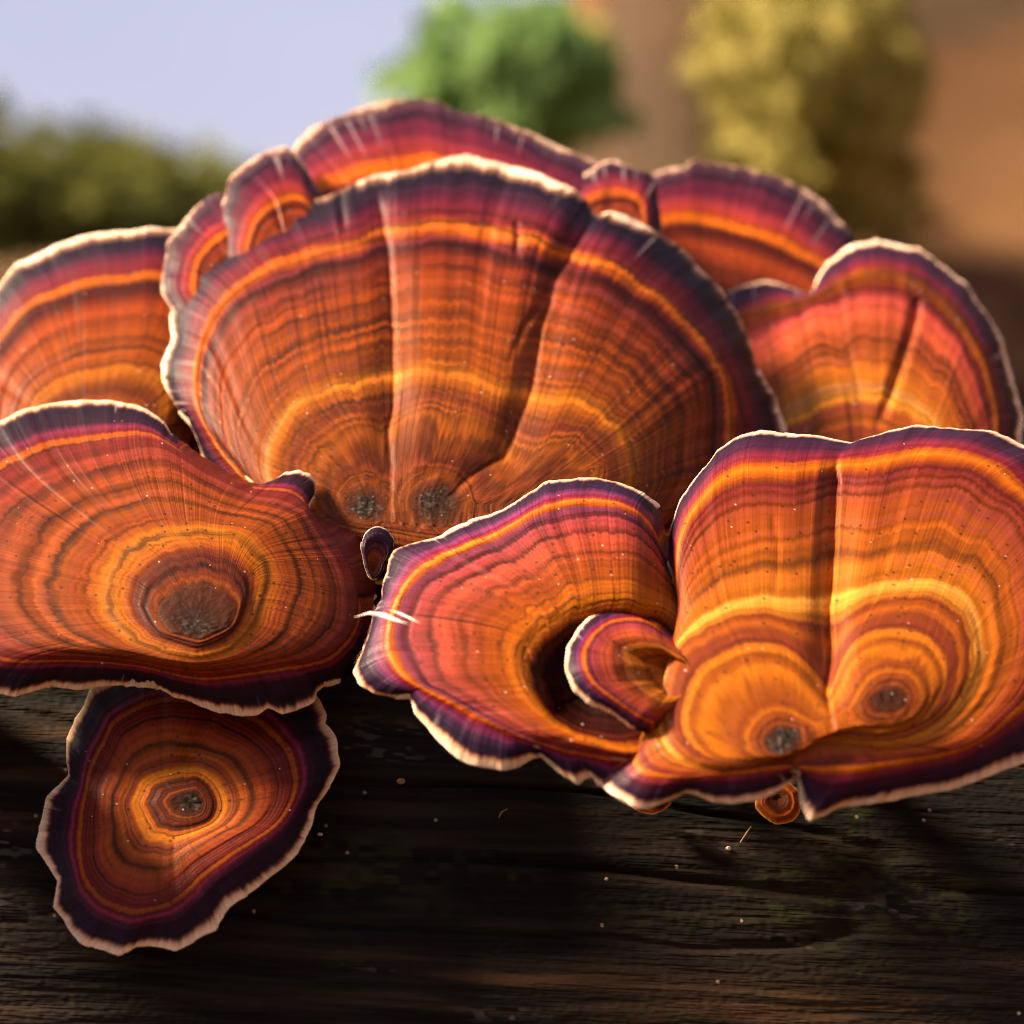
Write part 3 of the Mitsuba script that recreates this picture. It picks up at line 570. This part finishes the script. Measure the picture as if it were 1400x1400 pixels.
# small caps under and between the large ones
N_rim = [(1062, 1128), (1044, 1117), (1030, 1101, 'l'), (1036, 1085), (1052, 1068), (1075, 1066), (1092, 1082), (1097, 1106, 'r'), (1084, 1122), (1062, 1128)]
cap('bracket_fungus_013', 'tiny bright orange young cap under the front margin of the right cap', 'bracket fungus', ORANGE,
    {1.0: N_rim, 0.0: [(1064, 1096), (1060, 1092, 'l'), (1068, 1090, 'r'), (1064, 1096)]}, (1064, 1094), -.012, 34, seed=14, group=GR, stalk=False, scallop=.5, ruffle=.3, folds=0,
    profile=[(0, .4), (.6, .9), (1, 0)])
N2_rim = [(892, 1113), (872, 1109), (858, 1098, 'l'), (866, 1084), (890, 1078), (912, 1086), (920, 1098, 'r'), (908, 1108), (892, 1113)]
cap('bracket_fungus_014', 'sliver of a tiny red orange cap below the front margin between the two front caps', 'bracket fungus', ORANGE,
    {1.0: N2_rim, 0.0: [(890, 1096), (886, 1093, 'l'), (894, 1092, 'r'), (890, 1096)]}, (890, 1094), -.012, 34, seed=15, group=GR, stalk=False, scallop=.5, ruffle=.3, folds=0, profile=[(0, .4), (.6, .9), (1, 0)])
P_rim = [(508, 794), (500, 772), (494, 742, 'l'), (500, 727), (514, 719), (529, 722), (540, 738), (538, 752, 'r'), (528, 766), (522, 786), (508, 794)]
cap('bracket_fungus_015', 'tiny curled purple cap wedged between the left cap and the front centre cap', 'bracket fungus', VIOLET,
    {1.0: P_rim, 0.0: [(510, 781), (508, 779, 'l'), (511, 777, 'r'), (510, 781)]}, (510, 779), -.012, 20, az=.35, seed=16, group=GR, stalk=False, scallop=.45, ruffle=.4, folds=0, thick=.16,
    profile=[(0, 0), (.5, .8), (.8, 1.0), (1, -.6)])

scene['skin_mat'] = {'type': 'twosided', 'b': {'type': 'bumpmap', 't': proc(skin_relief, eps=6e-5), 'scale': .00010,
                     'b': {'type': 'principled', 'base_color': proc(make_skin(CAP_ZONE)), 'roughness': proc(skin_rough), 'specular': .10}}}

# ------------------------------------------------------------------ small loose things
def at(px, py, y):
    k = (y + D) / D
    return np.array([(px - 700) / PX * k, y, -(py - 700) / PX * k])


def on_log(px, py, out=.0006):
    d = at(px, py, 0) - O
    for t in np.linspace(.7, 1.4, 1400):
        p = O + d * t
        ya, za = log_axis(p[0])
        if math.hypot(p[1] - ya, p[2] - za) < LOG_R + .001 + out:
            return p
    return p


def sliver(pts, widths, thick):
    """A bent torn strip with real thickness through pts."""
    pts = np.array(pts)
    n = len(pts)
    tan = np.gradient(pts, axis=0)
    tan /= np.linalg.norm(tan, axis=1, keepdims=True)
    side = np.cross(tan, [0, -1, .3]); side /= np.linalg.norm(side, axis=1, keepdims=True)
    up = np.cross(side, tan)
    th = np.linspace(0, 2 * math.pi, 9)
    w = np.array(widths)[:, None]
    ring = np.stack([pts + side * w * math.cos(t) + up * thick * math.sin(t) for t in th], 0)
    return world(ring.reshape(-1, 3)), grid_faces(9, n)


scene['white_shred_mat'] = {'type': 'twosided', 'b': {'type': 'principled', 'base_color': proc(lambda p, n, uv: mix((.55, .50, .47), (.24, .20, .18), smoothstep(.5, .8, noise(p.x * 2500, p.y * 2500, p.z * 2500)))), 'roughness': .5}}
scene['straw_mat'] = {'type': 'twosided', 'b': {'type': 'principled', 'base_color': proc(lambda p, n, uv: mix((.34, .20, .09), (.18, .10, .05), noise(p.x * 1500, p.y * 1500, p.z * 1500))), 'roughness': .6}}
for i, (pp, ww, lab) in enumerate([
        ([(485, 844), (505, 838), (525, 841), (542, 848), (558, 853)], [.2, 1.8, 3.0, 1.8, .2], 'longer torn white shred bridging the left cap and the front centre cap'),
        ([(531, 834), (545, 838), (560, 845), (576, 853)], [.2, 1.5, 1.5, .2], 'shorter white shred stuck on the violet edge of the front centre cap')]):
    yd = [-.040 - .003 * k for k in range(len(pp))]
    m = sliver([at(a, b, c) for (a, b), c in zip(pp, yd)], [w / PX for w in ww], .00018)
    key = 'white_shred' + ('' if i == 0 else '_001')
    scene[key] = mikit.ply(m, 'white_shred_mat', smooth=True)
    tag(key, lab, 'plant shred')
for i, (pp, lab) in enumerate([
        ([(1012, 1152), (1020, 1140), (1027, 1130)], 'thin pale straw lying on the log below the right cap'),
        ([(682, 1118), (686, 1110), (694, 1106)], 'tiny curved brown fibre on the log below the front centre cap')]):
    m = sliver([on_log(a, b) for a, b in pp], [.8 / PX, 1.1 / PX, .7 / PX], .00012)
    key = 'straw' + ('' if i == 0 else '_001')
    scene[key] = mikit.ply(m, 'straw_mat', smooth=True)
    tag(key, lab, 'straw')
for i, (a, b, r, lab) in enumerate([(829, 1202, 5, 'small white seed on the dark log near the bottom of the picture'), (438, 1142, 5, 'pale grain on the log just right of the lowest cap'), (548, 1068, 6, 'tan crumb on the log below the front centre cap'),
                                    (996, 1160, 4, 'small pale chip on the log left of the straw')]):
    m = trimesh.creation.icosphere(2)
    v = m.vertices * [1, .6, .75] * (1 + .35 * (meshkit.noise(m.vertices * 1.7 + i * 5) - .5))[:, None] * r / PX + on_log(a, b, .0002)
    key = 'seed_grain' + ('' if i == 0 else f'_{i:03d}')
    scene[key] = mikit.ply((world(v), m.faces), 'white_shred_mat' if i != 2 else 'straw_mat', smooth=True)
    tag(key, lab, 'grain')
# grit scattered over the wood
gv, gf, off = [], [], 0
ico = trimesh.creation.icosphere(0)
for k in range(70):
    x, ang = rng.uniform(-.13, .14), rng.uniform(-30, 30) * math.pi / 180
    ya, za = log_axis(x)
    rr = LOG_R + float(log_relief(np.array(x), np.array(ang * LOG_R))) + .0001
    c = np.array([x, ya - rr * math.cos(ang), za + rr * math.sin(ang)])
    gv.append(ico.vertices * rng.uniform(.4, 1.2, 3) * rng.uniform(.4, 1.2) / PX + c)
    gf.append(ico.faces + off); off += len(ico.vertices)
scene['wood_grit_mat'] = {'type': 'twosided', 'b': {'type': 'principled', 'base_color': proc(lambda p, n, uv: mix((.10, .07, .05), (.42, .36, .30), cell_rand(p.x * 700, p.y * 700, p.z * 700))), 'roughness': .7}}
scene['wood_grit'] = mikit.ply((world(np.vstack(gv)), np.vstack(gf)), 'wood_grit_mat')
tag('wood_grit', 'pale grit scattered over the dark wood of the log', 'grit', kind='stuff')

# ------------------------------------------------------------------ the forest behind (world axes from here on; far out of focus)
GROUND = world([0, LOG_C[0], LOG_C[1] - LOG_R])[2] + .006


def far(px, py, dist):
    """World point seen at a place of the photograph, dist metres beyond the camera along its axis."""
    k = dist / D
    return world(O + np.array([(px - 700) / PX * k, dist, -(py - 700) / PX * k]))


def floor_color(p, n, uv):
    q = voronoi(p.x * 9, p.y * 9 + p.z * 6)
    c = mix((.055, .026, .012), (.13, .066, .028), q[2])
    c = mix(c, (.045, .028, .016), smoothstep(.45, .65, fbm(p.x * 2.3, p.y * 2.3, p.z * 2.3)))
    return mix(c, (.10, .11, .03), smoothstep(.55, .7, fbm(p.x * 1.6 + 7, p.y * 1.6, p.z * 1.6)) * .7)


scene['floor_mat'] = {'type': 'twosided', 'b': {'type': 'principled', 'base_color': proc(floor_color), 'roughness': .85, 'specular': .10}}
gx = np.concatenate([-np.geomspace(160, 3, 40), np.linspace(-2.8, 2.8, 60), np.geomspace(3, 160, 40)])
X, Y = np.meshgrid(gx, gx + 1.5, indexing='ij')
Z = GROUND + .04 * (f2(X * 1.2, Y * 1.2, 50) - .5) * np.clip(np.hypot(X, Y - .1) - .4, 0, 1) - .01
scene['ground'] = mikit.ply((np.stack([X, Y, Z], -1).reshape(-1, 3), grid_faces(len(gx), len(gx))), 'floor_mat', smooth=True)
struct('ground', 'brown forest floor of leaf litter')

# an earthen bank behind, on the right and round behind the photographer; the hollow is open to the left
bx, by = np.meshgrid(np.linspace(-2.4, 7, 190), np.linspace(-6, 9, 230), indexing='ij')


def ramp(t):
    t = np.clip(t, 0, 1)
    return t * t * (3 - 2 * t)


rear = 1.5 * np.clip((by - 2.4) / 2.2, 0, 1) ** .8 * ramp((bx + .25 - .04 * (by - 2.4)) / .5)
side = 2.6 * np.clip((bx - .75) / 2.0, 0, 1) ** .8
front = 2.6 * np.clip((-1.3 - by) / 2.0, 0, 1) ** .8 * ramp((bx + 1.6) / 1.2)
rise = np.maximum(np.maximum(rear, side), front)
bz = GROUND - .05 + rise + .10 * (f2(bx * 2.5, by * 2.5, 60) - .5) * np.clip(rise * 3, 0, 1)
scene['bank'] = mikit.ply((np.stack([bx, by, bz], -1).reshape(-1, 3), grid_faces(190, 230)), 'floor_mat', smooth=True)
struct('bank', 'earthen bank of brown leaf litter rising behind and on the right')


def leafy(n, c, spread, size, seed):
    r = np.random.default_rng(seed)
    t = r.normal(size=(n, 3)); t /= np.linalg.norm(t, axis=1, keepdims=True)
    pos = np.array(c) + t * (r.uniform(0, 1, (n, 1)) ** .45) * spread * (.65 + .7 * meshkit.noise(t * 2.2 + seed)[:, None])
    a = r.normal(size=(n, 3)); a /= np.linalg.norm(a, axis=1, keepdims=True)
    b = np.cross(a, r.normal(size=(n, 3))); b /= np.linalg.norm(b, axis=1, keepdims=True)
    s = size * r.uniform(.6, 1.3, (n, 1))
    up = np.cross(a, b)
    v = np.stack([pos - a * s, pos + b * s * .4 + up * s * .12, pos + a * s, pos - b * s * .4 + up * s * .12], 1).reshape(-1, 3)
    i = np.arange(n)[:, None] * 4
    return v, np.vstack([i + [0, 1, 2], i + [0, 2, 3]])


def stem_mesh(a, b, r0, r1, seed=0):
    t = np.linspace(0, 1, 14)
    th = np.linspace(0, 2 * math.pi, 15)
    a, b = np.array(a), np.array(b)
    L = np.linalg.norm(b - a)
    pts = a + (b - a) * t[:, None] + L * .04 * np.stack([n1(t * 3, seed) - .5, n1(t * 3, seed + 1) - .5, 0 * t], -1)
    ring = np.stack([pts[k] + (r0 + (r1 - r0) * t[k]) * (1 + .12 * np.sin(th * 3 + seed))[:, None] * np.stack([np.cos(th), np.sin(th), 0 * th], -1) for k in range(14)])
    return ring.reshape(-1, 3), grid_faces(14, 15)


def leaf_mat(key, c):
    scene[key] = {'type': 'principledthin', 'roughness': .55, 'diff_trans': 1.2, 'base_color': proc(lambda p, n, uv: mi.Color3f(c) * (.65 + .7 * noise(p.x * 14, p.y * 14, p.z * 14)))}


leaf_mat('fresh_leaf_mat', (.22, .36, .13))
leaf_mat('olive_leaf_mat', (.32, .28, .085))
leaf_mat('dull_leaf_mat', (.14, .15, .04))
scene['bark_mat'] = {'type': 'twosided', 'b': {'type': 'principled', 'roughness': .85, 'specular': .2, 'base_color': proc(
    lambda p, n, uv: mix((.035, .022, .014), (.12, .075, .045), fbm(p.x * 30, p.y * 30, p.z * 6)))}}


def plant(key, label, cat, c, spread, n, size, mat, seed, foot=None, stem=.006):
    c = np.array(c)
    foot = c - [0, 0, spread[2] + .25] if foot is None else np.array(foot)
    scene[key + '__foliage'] = mikit.ply(leafy(n, c, np.array(spread), size, seed), mat)
    scene[key + '__stem'] = mikit.ply(stem_mesh(foot, c, stem, stem * .5, seed), 'bark_mat', smooth=True)
    tag(key, label, cat)


plant('shrub', 'fresh green shrub far out of focus just right of the sky gap', 'shrub', far(690, 112, 3.0), (.15, .14, .10), 800, .035, 'fresh_leaf_mat', 3, stem=.008)
plant('shrub_001', 'olive yellow shrub far out of focus at the upper right, behind the maroon fungus', 'shrub', far(1110, 170, 3.0), (.15, .2, .24), 1000, .04, 'olive_leaf_mat', 5, stem=.012)
plant('shrub_002', 'olive tuft of leaves out of focus above the rear caps, right of the green shrub', 'shrub', far(790, 80, 3.1), (.045, .06, .04), 160, .035, 'olive_leaf_mat', 6, stem=.006)
plant('shrub_003', 'dull olive shrub out of focus in the top right corner', 'shrub', far(1360, 60, 4.2), (.42, .3, .40), 1500, .045, 'dull_leaf_mat', 8, stem=.012)


plant('shrub_004', 'pale green low shrub out of focus below the fresh green one', 'shrub', far(650, 190, 3.3), (.12, .10, .07), 350, .03, 'olive_leaf_mat', 9, stem=.006)
for i, (px, py, dist, w, hgt, lab) in enumerate([(-40, 262, 9, .75, .30, 'distant dull green bush at the far left edge under the lavender sky'), (130, 268, 10, .6, .28, 'distant low dull bush left of centre on the skyline above the dark orange cap'),
                                                 (255, 285, 12, .7, .30, 'distant low bush on the skyline left of the rear fungi')]):
    plant(f'shrub_{5 + i:03d}', lab, 'shrub', far(px, py, dist), (w, .5, hgt), 900, .09, 'dull_leaf_mat', 30 + i, stem=.02)


def tree(key, label, px, dist, r, h, crown, mat, seed, lean=0):
    foot = far(px, 700, dist); foot[2] = GROUND - .05
    top = foot + [lean, 0, h]
    scene[key + '__trunk'] = mikit.ply(stem_mesh(foot, top, r, r * .6, seed), 'bark_mat', smooth=True)
    if crown:
        n, sp, size = crown
        scene[key + '__crown'] = mikit.ply(leafy(n, top, np.array(sp), size, seed), mat)
    tag(key, label, 'tree')


tree('tree', 'dark brown tree trunk out of focus between the brown bank and olive shrub', 968, 4.2, .05, 6.5, (1200, (.9, .9, .7), .07), 'dull_leaf_mat', 21, .1)

print('triangles', sum(len(meshkit.WRITTEN[d['filename']][1]) for d in scene.values() if d.get('type') == 'ply'))
